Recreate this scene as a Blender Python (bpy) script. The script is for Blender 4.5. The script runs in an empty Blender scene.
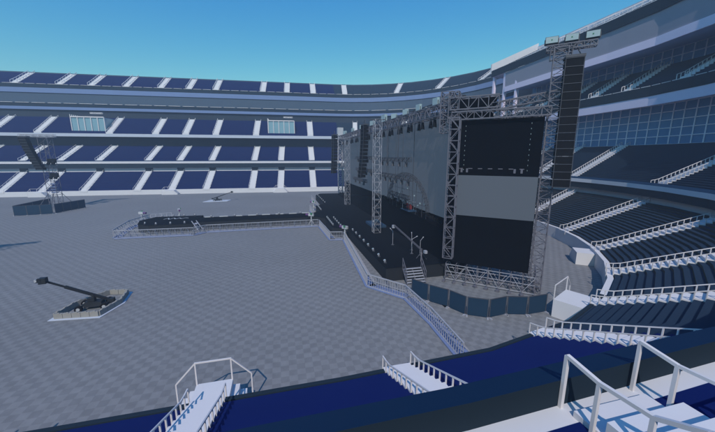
import bpy, math, random
from mathutils import Vector
random.seed(7)
R = math.radians
SC = bpy.context.scene
COL = SC.collection

# ------------------------------------------------------------------ materials
def mat(name, col, rough=.8, spec=.25, metal=0, noise=.08, nscale=1.5, emit=None, estr=0, transp=None):
    m = bpy.data.materials.new(name); m.use_nodes = True
    nt = m.node_tree; b = nt.nodes['Principled BSDF']
    b.inputs['Roughness'].default_value = rough
    b.inputs['Metallic'].default_value = metal
    b.inputs['Specular IOR Level'].default_value = spec
    c = (*col, 1)
    if noise:
        tc = nt.nodes.new('ShaderNodeTexCoord'); n = nt.nodes.new('ShaderNodeTexNoise')
        n.inputs['Scale'].default_value = nscale; n.inputs['Detail'].default_value = 4
        mx = nt.nodes.new('ShaderNodeMix'); mx.data_type = 'RGBA'
        mx.inputs['A'].default_value = tuple(max(0, v*(1-noise)) for v in col)+(1,)
        mx.inputs['B'].default_value = tuple(min(1, v*(1+noise)) for v in col)+(1,)
        nt.links.new(tc.outputs['Object'], n.inputs['Vector'])
        nt.links.new(n.outputs['Fac'], mx.inputs['Factor'])
        nt.links.new(mx.outputs['Result'], b.inputs['Base Color'])
    else:
        b.inputs['Base Color'].default_value = c
    if emit:
        b.inputs['Emission Color'].default_value = (*emit, 1)
        b.inputs['Emission Strength'].default_value = estr
    return m

M = {
 'shadewhite': mat('shade_tinted_white', (.74,.66,.82), .8, noise=.04, nscale=.3),  # white parts, with the violet cast of shade put into the colour
 'greywall': mat('grey_panel_wall', (.30,.30,.36), .85, .1, noise=.05, nscale=.3),
 'ringband': mat('muted_blue_band', (.17,.24,.42), .8, .1, noise=.05, nscale=.3),
 'white': mat('white_paint', (.66,.655,.68), .7, noise=.05, nscale=.8),
 'rail': mat('white_rail', (.68,.65,.65), .6, noise=0),
 'wall': mat('pale_wall', (.50,.54,.62), .8, noise=.06, nscale=.3),
 'navy': mat('navy_seat', (.0045,.0135,.092), .85, .03, noise=.08, nscale=.6),
 'dark': mat('dark_seat', (.018,.036,.066), .85, .04, noise=.10, nscale=.6),
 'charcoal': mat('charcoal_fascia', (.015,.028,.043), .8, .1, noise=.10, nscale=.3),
 'slate': mat('slate_fascia', (.055,.085,.125), .8, .2, noise=.05, nscale=.2),
 'soffit': mat('shade_tinted_soffit', (.64,.60,.76), .9, .1, noise=.05, nscale=.3),  # pale underside, violet cast of shade mixed into its base colour
 'bluecap': mat('blue_parapet_cap', (.007,.030,.072), .7, .1, noise=.1, nscale=.4),
 'blueband': mat('pale_blue_band', (.34,.48,.80), .8, .2, noise=.03, nscale=.3),
 'nosing': mat('brown_riser', (.030,.031,.030), .8, noise=.1),
 'glass': mat('blue_glass', (.075,.23,.43), .3, .3, noise=.18, nscale=.12),
 'palglass': mat('pale_glass', (.22,.38,.44), .3, .4, noise=.08, nscale=.4),
 'mull': mat('mullion', (.84,.82,.90), .6, noise=0),
 'stage': mat('black_stage_floor', (.007,.009,.013), .85, .04, noise=.2, nscale=.5),
 'skirt': mat('black_stage_skirt', (.022,.025,.031), .9, .1, noise=.12, nscale=2),
 'screen': mat('grey_led_screen', (.058,.058,.062), .7, .1, noise=.03, nscale=.3, emit=(.036,.052,.076), estr=1),  # faint glow added to lift the shaded grey and even out truss shadows
 'black': mat('black_screen', (.004,.005,.008), .9, .02, noise=.15, nscale=.8),
 'steel': mat('truss_steel', (.13,.13,.16), .5, .4, noise=.25, nscale=3),
 'gsteel': mat('dark_truss_steel', (.07,.075,.09), .55, .3, noise=.2, nscale=3),
 'speaker': mat('black_speaker', (.010,.011,.014), .8, .08, noise=.2, nscale=3),
 'lightgrey': mat('light_equipment_casing', (.45,.47,.50), .6, noise=.1, nscale=4),
 'panel': mat('blue_fence_panel', (.016,.042,.080), .8, .1, noise=.12, nscale=1.2),
 'barrier': mat('galvanised_barrier', (.36,.37,.42), .5, .4, noise=.3, nscale=5),
 'kick': mat('blue_kick_plate', (.17,.22,.38), .7, noise=.1, nscale=2),
 'concrete': mat('beige_barrier_block', (.30,.29,.27), .9, .1, noise=.15, nscale=3),
 'rubber': mat('rubber', (.012,.012,.014), .9, .1, noise=.2, nscale=5),
 'machine': mat('black_machine', (.02,.024,.03), .6, .3, noise=.2, nscale=3),
 'red': mat('red_cloth', (.16,.025,.03), .8, noise=.1),
 'rug': mat('blue_rug', (.02,.055,.11), .9, noise=.2, nscale=2),
 'green': mat('green_lens', (.05,.2,.1), .3, noise=.1),
 'purple': mat('purple_lens', (.14,.06,.18), .3, noise=.1),
 'lens': mat('pale_lens', (.34,.44,.46), .3, noise=.1, nscale=6),
}

def field_material():
    m = bpy.data.materials.new('checkered_floor_covering'); m.use_nodes = True
    nt = m.node_tree; b = nt.nodes['Principled BSDF']; L = nt.links.new
    tc = nt.nodes.new('ShaderNodeTexCoord')
    ck = nt.nodes.new('ShaderNodeTexChecker'); ck.inputs['Scale'].default_value = 1/.385
    ck.inputs['Color1'].default_value = (.222,.226,.235,1); ck.inputs['Color2'].default_value = (.188,.192,.201,1)
    n = nt.nodes.new('ShaderNodeTexNoise'); n.inputs['Scale'].default_value = 2.2; n.inputs['Detail'].default_value = 6
    n2 = nt.nodes.new('ShaderNodeTexNoise'); n2.inputs['Scale'].default_value = .07; n2.inputs['Detail'].default_value = 3
    r = nt.nodes.new('ShaderNodeMapRange'); r.inputs['From Min'].default_value = .3; r.inputs['From Max'].default_value = .7
    r.inputs['To Min'].default_value = .90; r.inputs['To Max'].default_value = 1.08
    r2 = nt.nodes.new('ShaderNodeMapRange'); r2.inputs['From Min'].default_value = .3; r2.inputs['From Max'].default_value = .7
    r2.inputs['To Min'].default_value = .93; r2.inputs['To Max'].default_value = 1.06
    mu = nt.nodes.new('ShaderNodeMath'); mu.operation = 'MULTIPLY'
    vm = nt.nodes.new('ShaderNodeVectorMath'); vm.operation = 'SCALE'
    L(tc.outputs['Object'], ck.inputs['Vector']); L(tc.outputs['Object'], n.inputs['Vector']); L(tc.outputs['Object'], n2.inputs['Vector'])
    L(n.outputs['Fac'], r.inputs['Value']); L(n2.outputs['Fac'], r2.inputs['Value'])
    L(r.outputs['Result'], mu.inputs[0]); L(r2.outputs['Result'], mu.inputs[1])
    L(ck.outputs['Color'], vm.inputs[0]); L(mu.outputs[0], vm.inputs['Scale'])
    L(vm.outputs[0], b.inputs['Base Color']); b.inputs['Roughness'].default_value = .9
    b.inputs['Specular IOR Level'].default_value = .12
    return m
M['field'] = field_material()
M['ground'] = mat('asphalt_ground', (.06,.062,.066), .95, .1, noise=.2, nscale=.2)

# ------------------------------------------------------------------ mesh helpers
class MB:
    def __init__(s): s.v = []; s.f = []; s.m = []
    def quad(s, a, b, c, d, m=0):
        i = len(s.v); s.v += [tuple(a), tuple(b), tuple(c), tuple(d)]; s.f.append((i,i+1,i+2,i+3)); s.m.append(m)
    def poly(s, pts, m=0):
        i = len(s.v); s.v += [tuple(p) for p in pts]; s.f.append(tuple(range(i, i+len(pts)))); s.m.append(m)
    def hexa(s, p, m=0):   # 8 points: bottom 4 ccw, top 4
        i = len(s.v); s.v += [tuple(q) for q in p]
        for f in ((3,2,1,0),(4,5,6,7),(0,1,5,4),(1,2,6,5),(2,3,7,6),(3,0,4,7)):
            s.f.append(tuple(i+k for k in f)); s.m.append(m)
        return s
    def box(s, c, d, rz=0, m=0):
        cx, cy, cz = c; x, y, z = (k/2 for k in d); ca, sa = math.cos(rz), math.sin(rz)
        P = []
        for zz in (-z, z):
            for xx, yy in ((-x,-y),(x,-y),(x,y),(-x,y)):
                P.append((cx+xx*ca-yy*sa, cy+xx*sa+yy*ca, cz+zz))
        return s.hexa(P, m)
    def bar(s, a, b, w, h=None, m=0):
        a = Vector(a); b = Vector(b); d = b-a
        if d.length < 1e-6: return s
        d.normalize(); up = Vector((0,0,1)) if abs(d.z) < .95 else Vector((0,1,0))
        u = d.cross(up).normalized(); v = u.cross(d).normalized(); h = h or w
        jt = 1+random.uniform(-.06,.06); u *= w/2*jt; v *= h/2*jt
        return s.hexa([a-u-v, a+u-v, a+u+v, a-u+v, b-u-v, b+u-v, b+u+v, b-u+v], m)
    def tube(s, a, b, r, n=10, r2=None, m=0):
        a = Vector(a); b = Vector(b); d = (b-a).normalized(); up = Vector((0,0,1)) if abs(d.z) < .95 else Vector((0,1,0))
        u = d.cross(up).normalized(); v = u.cross(d).normalized(); r2 = r if r2 is None else r2
        i = len(s.v)
        for c, rr in ((a,r),(b,r2)):
            for k in range(n):
                t = 2*math.pi*k/n; s.v.append(tuple(c+u*math.cos(t)*rr+v*math.sin(t)*rr))
        for k in range(n):
            s.f.append((i+k, i+(k+1)%n, i+n+(k+1)%n, i+n+k)); s.m.append(m)
        s.f.append(tuple(i+k for k in range(n))[::-1]); s.m.append(m)
        s.f.append(tuple(i+n+k for k in range(n))); s.m.append(m)
        return s
    def prism(s, pts, z0, z1, m=0, mside=None):
        n = len(pts); mside = m if mside is None else mside
        s.poly([(x,y,z1) for x,y in pts], m); s.poly([(x,y,z0) for x,y in pts][::-1], m)
        for k in range(n):
            a, b = pts[k], pts[(k+1)%n]
            s.quad((*a,z0),(*b,z0),(*b,z1),(*a,z1), mside)
        return s
    def truss(s, a, b, w, h=None, step=None, t=.05, td=None):
        """box truss from a to b"""
        a = Vector(a); b = Vector(b); d = b-a; L = d.length; d.normalize()
        up = Vector((0,0,1)) if abs(d.z) < .9 else Vector((0,1,0))
        u = d.cross(up).normalized(); v = u.cross(d).normalized(); h = h or w; td = td or t*.6
        u = u*(w/2); v = v*(h/2); C = [(-1,-1),(1,-1),(1,1),(-1,1)]
        for p, q in C: s.bar(a+u*p+v*q, b+u*p+v*q, t)
        step = step or w; n = max(1, round(L/step))
        for k in range(n+1):
            c = a+d*(L*k/n)
            for j in range(4):
                p, q = C[j], C[(j+1)%4]
                s.bar(c+u*p[0]+v*p[1], c+u*q[0]+v*q[1], td)
                if k < n:
                    e = a+d*(L*(k+1)/n)
                    if k % 2: p, q = q, p
                    s.bar(c+u*p[0]+v*p[1], e+u*q[0]+v*q[1], td)
        return s
    def build(s, name, mats, parent=None, loc=None, rz=0):
        me = bpy.data.meshes.new(name); me.from_pydata(s.v, [], s.f)
        if not isinstance(mats, (list, tuple)): mats = [mats]
        for k in mats: me.materials.append(M[k])
        if len(mats) > 1: me.polygons.foreach_set('material_index', s.m)
        me.update()
        o = bpy.data.objects.new(name, me); COL.objects.link(o)
        if parent: o.parent = parent
        if loc: o.location = loc; o.rotation_euler.z = rz
        return o

def tag(o, label, cat, group=None, kind=None):
    if label: o['label'] = label
    if cat: o['category'] = cat
    if group: o['group'] = group
    if kind: o['kind'] = kind
    return o
def thing(name, label, cat, loc=(0,0,0), rz=0, group=None):
    o = bpy.data.objects.new(name, None); COL.objects.link(o); o.location = loc; o.rotation_euler.z = rz
    o.empty_display_size = .3
    return tag(o, label, cat, group)
def dup(root, loc, rz, label, scale=None):
    r = root.copy(); COL.objects.link(r); r.location = loc; r.rotation_euler.z = rz; r['label'] = label
    if scale: r.scale = scale
    for ch in root.children:
        c = ch.copy(); COL.objects.link(c); c.parent = r
        for g in ch.children:
            d = g.copy(); COL.objects.link(d); d.parent = c
    return r

# ------------------------------------------------------------------ the bowl's plan
CX, CY0, RAD = 6.0, 39.2, 28.5          # near corner arc
FX, FY, FR = 18.0, 74.0, 17.5           # far corner arc
S1 = RAD*math.pi/2; S2 = S1+(FY-CY0); ARC2 = R(86.2); S3 = S2+FR*ARC2
def station(s):
    """plan point on the inner edge and outward normal at arc length s"""
    if s <= 3: return (CX+s, CY0-RAD+max(0, s+4)*.036, 0, -1)
    if s < S1:
        t = -math.pi/2+s/RAD; return (CX+RAD*math.cos(t), CY0+RAD*math.sin(t), math.cos(t), math.sin(t))
    if s <= S2: w = (s-S1)/(S2-S1); return (CX+RAD+(FX+FR-CX-RAD)*w, CY0+s-S1, 1, 0)
    if s < S3:
        t = (s-S2)/FR; return (FX+FR*math.cos(t), FY+FR*math.sin(t), math.cos(t), math.sin(t))
    t = ARC2; n = s-S3
    return (FX+FR*math.cos(t)-n*math.sin(t), FY+FR*math.sin(t)+n*math.cos(t), math.cos(t), math.sin(t))
STN = [-70, -30, -4, 3]+[S1*k/10 for k in range(2, 11)]+[S1+(S2-S1)*k/4 for k in range(1, 4)]+[S2+(S3-S2)*k/10 for k in range(0, 11)]+[S3+k*30 for k in range(1, 6)]
def P(s, d, z=0):
    for a, b in zip(STN, STN[1:]):
        if s <= b or b == STN[-1]:
            A, B = station(a), station(b); w = (s-a)/(b-a)
            return Vector((A[0]+A[2]*d+(B[0]+B[2]*d-A[0]-A[2]*d)*w, A[1]+A[3]*d+(B[1]+B[3]*d-A[1]-A[3]*d)*w, z))
def srange(a, b): return [a]+[q for q in STN if a+.01 < q < b-.01]+[b]
def smooth(x, a, b):
    t = min(1, max(0, (x-a)/(b-a))); return t*t*(3-2*t)
def W(s): return smooth(s, 74, 100)          # 0: end profile, 1: far side profile
def mixp(s, a, b): w = W(s); return a+(b-a)*w

def strip(mb, s0, s1, prof, m=0):
    """sweep an open profile [(d,z,(mat))] along the bowl; z or d may be (end, side) pairs"""
    def ev(s):
        o = []
        for p in prof:
            d = mixp(s, *p[0]) if isinstance(p[0], tuple) else p[0]
            z = mixp(s, *p[1]) if isinstance(p[1], tuple) else p[1]
            o.append(P(s, d, z))
        return o
    ss = srange(s0, s1); rows = [ev(s) for s in ss]
    for A, B in zip(rows, rows[1:]):
        for k in range(len(prof)-1):
            mm = prof[k][2] if len(prof[k]) > 2 else m
            mb.quad(A[k], B[k], B[k+1], A[k+1], mm)
    return rows
def endcap(mb, s, pts, m=0):
    mb.poly([P(s, mixp(s,*d) if isinstance(d, tuple) else d, mixp(s,*z) if isinstance(z, tuple) else z) for d, z in pts], m)

def tier_z(t, s, d):
    d0, d1, z0, z1 = t
    a = mixp(s, *z0) if isinstance(z0, tuple) else z0; b = mixp(s, *z1) if isinstance(z1, tuple) else z1
    return a+(b-a)*(d-d0)/(d1-d0)
def lerp_pair(z0, z1, w):
    f = lambda z: z if isinstance(z, tuple) else (z, z)
    a, b = f(z0), f(z1); return (a[0]+(b[0]-a[0])*w, a[1]+(b[1]-a[1])*w)
def seating(s0, s1, t, rows, material, parent, nosing=False, label=None):
    mb = MB(); d0, d1, z0, z1 = t; prof = []
    for k in range(rows):
        da, db = d0+(d1-d0)*k/rows, d0+(d1-d0)*(k+1)/rows
        za, zb = lerp_pair(z0, z1, k/rows), lerp_pair(z0, z1, (k+1)/rows)
        if nosing:
            prof += [(da, za, 1), (da, zb, 0)]
        else: prof += [(da, za, 0), (da, zb, 0)]
    prof.append((d1, lerp_pair(z0, z1, 1), 0))
    strip(mb, s0, s1, prof)
    o = mb.build('seating_tier', [material, 'nosing'] if nosing else [material], parent)
    if label: o['label'] = label
    return o
def stairway(s, t, rows, parent, width=1.2, post=1, rails=True, thick=.045, lead=.0, label=None, tall=.78, drop=.2, front=False):
    """white steps climbing one tier, with a handrail down each side"""
    d0, d1, z0, z1 = t; o_ = P(s, d0); e = P(s, d1); u = (e-o_).normalized(); v = Vector((-u.y, u.x, 0)); L = (e-o_).length
    mb = MB(); hw = width/2; ZW = [tier_z(t, s, d0+(d1-d0)*k/rows) for k in range(rows+1)]
    for k in range(rows):
        a = o_+u*(L*k/rows); b = o_+u*(L*(k+1)/rows); zt = ZW[k+1]+.07; zb = ZW[k]-.12
        a = a-u*.07
        mb.hexa([Vector((*(a-v*hw).xy, zb)), Vector((*(b-v*hw).xy, zb)), Vector((*(b+v*hw).xy, zb)), Vector((*(a+v*hw).xy, zb)),
                 Vector((*(a-v*hw).xy, zt)), Vector((*(b-v*hw).xy, zt)), Vector((*(b+v*hw).xy, zt)), Vector((*(a+v*hw).xy, zt))])
    st = mb.build('stairway', 'white', parent)
    if label: st['label'] = label
    if rails:
        for sg in (-1, 1):
            rb = MB(); last = None; first = True
            ks = list(range(0, rows+1, post))
            if front:      # the rail starts at the parapet and dips before it climbs
                for d, z, zb in ((8.09, 7.60, 6.85), (8.5, 7.54, 6.85)):
                    q = P(s, d)+v*(sg*(hw+.02)); rb.bar((q.x,q.y,zb), (q.x,q.y,z), thick)
                    if last: rb.bar(last, (q.x,q.y,z), thick)
                    last = (q.x,q.y,z)
                ks = ks[2:]
            for k in ks:
                q = o_+u*(L*k/rows-.05)+v*(sg*(hw+.02)); base = ZW[min(k, rows)]; top = base+tall-(0 if k == 0 else (drop*.6 if k <= post else drop))
                if k == 0: base -= .1
                rb.bar((q.x,q.y,base), (q.x,q.y,top), thick)
                if last: rb.bar(last, (q.x,q.y,top), thick)
                last = (q.x,q.y,top)
            rb.build('handrail', 'rail', st)
    return st

# tier descriptions: d0, d1, z0, z1  (pairs are end profile, far side profile)
T1 = (0.0, 8.4, (1.15,1.0), (4.95,5.9))
T2 = (8.32, 18.0, (6.69,8.9), (11.75,13.5))
T3E = (14.35, 21.0, 19.0, 23.0)
T4E = (13.8, 25.5, 29.4, 34.8)
T3F = (15.4, 23.3, 17.0, 22.3)
T4F = (25.4, 33.0, 32.3, 37.1)
R1, R2 = 21, 26

def lower_structure(s0, s1, root, seatmat, capmat, nosing=False):
    split = 14.2      # the near stretch of the curved wall has a dark coping, the rest a wide white one
    for a, b_, cap, cwid in ((s0, min(s1, split), 'charcoal', .17), (max(s0, split), s1, 'white', .34)):
        if b_ <= a: continue
        mb = MB(); strip(mb, a, b_, [(-.02,0,0),(-.02,(1.3,1.1),1),(-.02,(1.385,1.26),1),(cwid,(1.385,1.26),1),(cwid,(1.0,1.0),1)])
        mb.build('front_wall', ['white', cap], root)
    seating(s0, s1, T1, R1, seatmat, root, nosing)
    mb = MB()      # back wall under the second tier, recess and ribbon parapet
    strip(mb, s0, s1, [(8.4,(4.95,5.9)),(8.4,(5.95,6.97))]); mb.build('back_wall', 'white', root)
    mb = MB()
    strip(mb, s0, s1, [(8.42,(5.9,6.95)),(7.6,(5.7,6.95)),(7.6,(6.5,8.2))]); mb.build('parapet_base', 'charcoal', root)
    mb = MB()
    strip(mb, s0, s1, [(7.6,(6.5,8.2),0),(7.5,(6.5,8.2),0),(7.5,(6.99,8.8),1),(8.04,(7.24,9.05),2),(8.04,(6.87,8.9),3),(8.32,(6.87,8.9),3)])
    mb.build('parapet', ['white', 'bluecap', 'charcoal', 'white'], root)
    seating(s0, s1, T2, R2, seatmat, root)

def glass_wall(s0, s1, d, z0, z1, rows, parent, spacing=1.35):
    mb = MB(); strip(mb, s0, s1, [(d,z0),(d,z1)])
    g = mb.build('glass_facade', 'glass', parent)
    fb = MB()
    for k in range(rows+1):
        z = z0+(z1-z0)*k/rows; ss = srange(s0, s1)
        for a, b in zip(ss, ss[1:]): fb.bar(P(a,d-.05,z), P(b,d-.05,z), .10, .10)
    ss = srange(s0, s1)
    for a, b in zip(ss, ss[1:]):
        A, B = P(a,d-.05), P(b,d-.05); n = max(1, round((B-A).length/spacing))
        for k in range(n):
            q = A+(B-A)*(k/n); fb.bar((q.x,q.y,z0), (q.x,q.y,z1), .12)
    fb.build('mullion', 'mull', g)

# ------------------------------------------------------------------ ground
g = MB(); g.quad((-420,-260,-.004),(420,-260,-.004),(420,460,-.004),(-420,460,-.004))
tag(g.build('ground', 'ground'), None, None, kind='structure')
g = MB()
g.poly([P(s, .1, .0) for s in srange(-69, 220)])
tag(g.build('stadium_floor', 'field'), None, None, kind='structure')

# ------------------------------------------------------------------ near stand (under the camera)
near = thing('grandstand', 'navy blue grandstand in the foreground with white steps and rails', 'grandstand', (-10, 6, 0))
def inv(o):        # parts are modelled in world coordinates: shift them into the root's frame
    for c in o.children:
        c.location = c.location-o.location if not c.get('_k') else c.location
NB = 7.45
lower_structure(-45, NB, near, 'navy', 'charcoal')
for s in (-30, -23, -16, -8.9, -1.6, 6.4): stairway(s, T1, R1, near, post=1, thick=.045)
for s in (-30, -23, -16, -9, -2.07): stairway(s, T2, R2, near, width=1.16, thick=.042, tall=.70, front=True)
mb = MB(); strip(mb, -45, NB, [(18.0,11.75),(18.0,13.0),(18.3,13.0),(18.3,0)]); mb.build('rear_wall', 'wall', near)
mb = MB(); endcap(mb, -45, [(0,0),(0,1.1),(8.4,4.9),(8.4,6.8),(18,11.7),(18,0)]); mb.build('side_wall', 'wall', near)

# ------------------------------------------------------------------ end stand with the glazed upper levels
end = thing('grandstand', 'tall dark-seated end grandstand with glazed suites behind the stage', 'grandstand', (45, 40, 0))
lower_structure(NB, 71.4, end, 'dark', 'white', nosing=True)
for s in (12.7, 19.3, 26.4, 34.2, 43.0, 50.5, 58, 65.5): stairway(s, T1, R1, end)
for s in (12.7, 19.5, 26.4, 33.4, 43.8, 50.8, 58, 65.5): stairway(s, T2, R2, end)
U0 = 24.0; UE = 72.4; UB = 67.6
mb = MB(); strip(mb, NB, U0, [(18.0,11.75),(18.0,13.0),(18.3,13.0),(18.3,0)]); mb.build('rear_wall', 'wall', end)
glass_wall(U0, UE, 18.05, 11.75, 17.2, 5, end)
mb = MB(); strip(mb, U0, UE, [(18.3,17.25,1),(18.0,17.25,1),(14.05,16.7,0),(14.0,16.7,0),(14.0,17.92,0)]); mb.build('soffit', ['soffit','soffit'], end)
mb = MB(); strip(mb, U0, UE, [(14.0,17.92),(13.95,17.92),(13.95,19.2),(14.12,19.2),(14.12,19.0),(14.35,19.0)]); mb.build('balcony_parapet', 'charcoal', end)
def toprail(s0, s1, d, z, parent, t=.05, gap=1.4, h=0):
    rb = MB(); ss = srange(s0, s1)
    for a, b in zip(ss, ss[1:]):
        A, B = P(a,d,z), P(b,d,z); n = max(1, round((B-A).length/gap))
        if not h:
            for k in range(n):
                rb.bar(A+(B-A)*((k+.08)/n), A+(B-A)*((k+.92)/n), t)
        else:
            rb.bar(A+Vector((0,0,h)), B+Vector((0,0,h)), t)
            for k in range(n):
                q = A+(B-A)*(k/n); rb.bar(q, q+Vector((0,0,h)), t)
    rb.build('top_rail', 'rail', parent)
toprail(U0, UE, 14.03, 19.25, end, .07)
seating(U0, UE, T3E, 14, 'dark', end)
for s in (26, 31.7, 37.9, 42.7, 46.9, 52.2, 58, 63.5, 68.8): stairway(s, T3E, 14, end, width=1.15, thick=.06, tall=.95)
glass_wall(U0, UB, 21.05, 23.0, 25.2, 2, end)
mb = MB(); strip(mb, U0, UB, [(21.0,25.2),(13.75,24.12)]); mb.build('blue_band', 'blueband', end)
mb = MB(); strip(mb, U0, UB, [(13.75,24.1),(13.6,24.1),(13.6,25.15),(13.75,25.17)]); mb.build('white_band', 'shadewhite', end)
mb = MB(); strip(mb, U0, UB, [(13.75,25.17),(13.62,28.15)]); mb.build('upper_wall', 'greywall', end)
mb = MB(); strip(mb, UB, UE, [(13.5,28.15),(25.5,28.3)]); mb.build('portico_soffit', 'soffit', end)
mb = MB(); mb.poly([P(UB, d, z) for d, z in ((21.05,23.0),(21.05,25.2),(13.75,24.12),(13.62,28.15),(25.5,28.3),(25.5,23.0))]); mb.build('portico_wall', 'shadewhite', end)
mb = MB(); strip(mb, U0, UE, [(13.5,28.15),(13.45,28.15),(13.45,29.6),(13.65,29.6),(13.65,29.4),(13.8,29.4)]); mb.build('upper_parapet', 'charcoal', end)
toprail(U0, UE, 13.5, 29.64, end, .05, 2.2)
seating(U0, UE, T4E, 20, 'dark', end)
for s in (26, 31.5, 37, 42.5, 48, 53.5, 59, 64.5): stairway(s, T4E, 20, end, width=1.15, thick=.04, tall=1.0, post=5)
mb = MB(); strip(mb, U0, UE, [(25.5,34.8),(25.5,35.8),(25.9,35.8),(25.9,0)]); mb.build('rear_wall', 'wall', end)
# side walls at both ends of the upper levels
for s, e in ((UE, .35), (U0, -.35)):
    for poly in ([(13.4,29.0),(25.7,34.3),(25.7,36.6),(13.4,31.1)], [(13.9,18.2),(21.6,22.6),(21.6,23.8),(13.9,19.6)], [(21.3,16.8),(25.9,16.8),(25.9,34.6),(21.3,29.2)], [(18.3,0),(25.9,0),(25.9,18.6),(18.3,18.6)]):
        mb = MB()
        A = [P(s, d, z) for d, z in poly]; B = [P(s+e, d, z) for d, z in poly]
        mb.poly(A); mb.poly(B[::-1])
        for k in range(len(A)): mb.quad(A[k], B[k], B[(k+1)%len(A)], A[(k+1)%len(A)])
        mb.build('side_wall', 'white', end)
for sc in (71.8, 68.0, 64.2):
    q = P(sc, 14.0); b = MB(); b.box((q.x, q.y, 23.6), (.55,.55,9.1)); b.build('column', 'shadewhite', end)

# ------------------------------------------------------------------ far corner and far side stands
def upper_ring(s0, s1, root, seatmat):
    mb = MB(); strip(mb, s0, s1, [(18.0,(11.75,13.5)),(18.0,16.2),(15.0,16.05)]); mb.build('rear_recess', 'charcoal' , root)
    mb = MB(); strip(mb, s0, s1, [(15.05,16.05,1),(15.0,16.05,0),(15.0,16.95,0),(15.15,16.95,0),(15.15,16.8,0),(15.4,16.8,0)]); mb.build('balcony_parapet', ['wall','charcoal'], root)
    seating(s0, s1, T3F, 14, seatmat, root)
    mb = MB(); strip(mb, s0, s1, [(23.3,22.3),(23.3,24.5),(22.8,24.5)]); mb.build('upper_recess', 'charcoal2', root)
    mb = MB(); strip(mb, s0, s1, [(22.82,24.5),(22.75,24.5),(22.75,25.35),(23.3,25.4)]); mb.build('lower_band', 'ringband', root)
    mb = MB(); strip(mb, s0, s1, [(23.3,25.42),(23.3,26.5),(23.9,26.55)]); mb.build('upper_ledge', 'charcoal', root)
    toprail(s0, s1, 23.25, 26.55, root, .10, 4.2)
    mb = MB(); strip(mb, s0, s1, [(23.9,26.55),(24.4,29.6),(24.2,29.65)]); mb.build('slate_fascia', 'slate', root)
    mb = MB(); strip(mb, s0, s1, [(24.2,29.65),(24.15,29.65),(24.15,31.05),(24.6,31.05)]); mb.build('upper_band', 'ringband', root)
    mb = MB(); strip(mb, s0, s1, [(24.6,31.05),(24.6,32.3),(25.0,32.3),(25.0,32.15),(25.4,32.15)]); mb.build('upper_parapet', 'charcoal', root)
    toprail(s0, s1, 24.75, 32.35, root, .10, 3.1)
    seating(s0, s1, T4F, 18, seatmat, root)
    mb = MB(); strip(mb, s0, s1, [(33.0,37.0),(33.0,37.5),(33.3,37.5),(33.3,0)]); mb.build('rear_wall', 'slate', root)
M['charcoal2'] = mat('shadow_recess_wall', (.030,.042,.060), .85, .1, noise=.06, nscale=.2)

corner = thing('grandstand', 'grey-seated corner grandstand between the far side and the end stand', 'grandstand', (35, 100, 0))
lower_structure(71.4, S3+.2, corner, 'dark', 'white')
upper_ring(72.8, S3+.2, corner, 'dark')
for s in (104.5, 96.8, 90.7, 84.5, 78): stairway(s, T4F, 18, corner, width=1.7, thick=.08, post=3)
for s in (103, 95, 88, 80): stairway(s, T1, R1, corner); stairway(s, T2, R2, corner); stairway(s, T3F, 14, corner, width=1.5, post=2, thick=.07)

far = thing('grandstand', 'long navy-seated grandstand of four tiers along the far side', 'grandstand', (-45, 105, 0))
SF = 238
lower_structure(S3+.2, SF, far, 'navy', 'white')
upper_ring(S3+.2, SF, far, 'navy')
for s in (226, 215, 205.5, 194.2, 185.2, 175.6, 162.9, 154.3, 145.4, 133.1, 125.1, 115.6):
    stairway(s, T1, R1, far, width=1.75, thick=.06, post=3); stairway(s, T2, R2, far, width=1.7, thick=.07, post=3)
    if s not in (185.2, 125.1): stairway(s, T3F, 14, far, width=1.8, thick=.08, post=2)
for s in (227, 216, 205, 193, 184.1, 174.2, 163.8, 155.2, 146.7, 131.3, 123.1, 113.9): stairway(s, T4F, 18, far, width=1.8, thick=.09, post=3, tall=1.0)
# thin dark doors at the head of the lower stairs, part of the stand
for s in (215, 205.5, 194.2, 185.2, 175.6, 162.9, 154.3, 145.4, 133.1, 125.1, 115.6):
    q = P(s, 8.3); b = MB(); b.box((q.x, q.y, 6.45), (1.9,.25,1.0), R(-3.8)); b.build('doorway', 'charcoal', far)
# glazed boxes set into the third tier
for s0, s1 in ((177, 185.8), (120.8, 129.2)):
    b = MB(); A = [P(s0,16.4), P(s1,16.4), P(s1,23.1), P(s0,23.1)]
    b.hexa([Vector((*p.xy, z)) for z in (16.8, 21.7) for p in A]); bx = b.build('glass_suite', 'palglass', far)
    f = MB()
    for k in range(6):
        q = P(s0+(s1-s0)*k/5, 16.3); f.bar((q.x,q.y,17.0), (q.x,q.y,21.8), .2)
    f.bar(P(s0,16.3,21.8), P(s1,16.3,21.8), .3); f.bar(P(s0,16.3,17.2), P(s1,16.3,17.2), .2)
    f.build('frame', 'rail', bx)
    f = MB()
    for k in range(9):
        d = 16.4+6.6*k/8; q = P(s1+.1, d); z = tier_z(T3F, s1, d); f.bar((q.x,q.y,z), (q.x,q.y,22.5), .16)
    f.build('side_louvre', 'rail', bx)
    f = MB(); q = P((s0+s1)/2, 18); f.truss(P(s0+.5,17.0,23.0), P(s1-5,17.0,23.0), .3, t=.1, step=1); f.build('roof_bracket', 'rail', bx)

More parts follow.
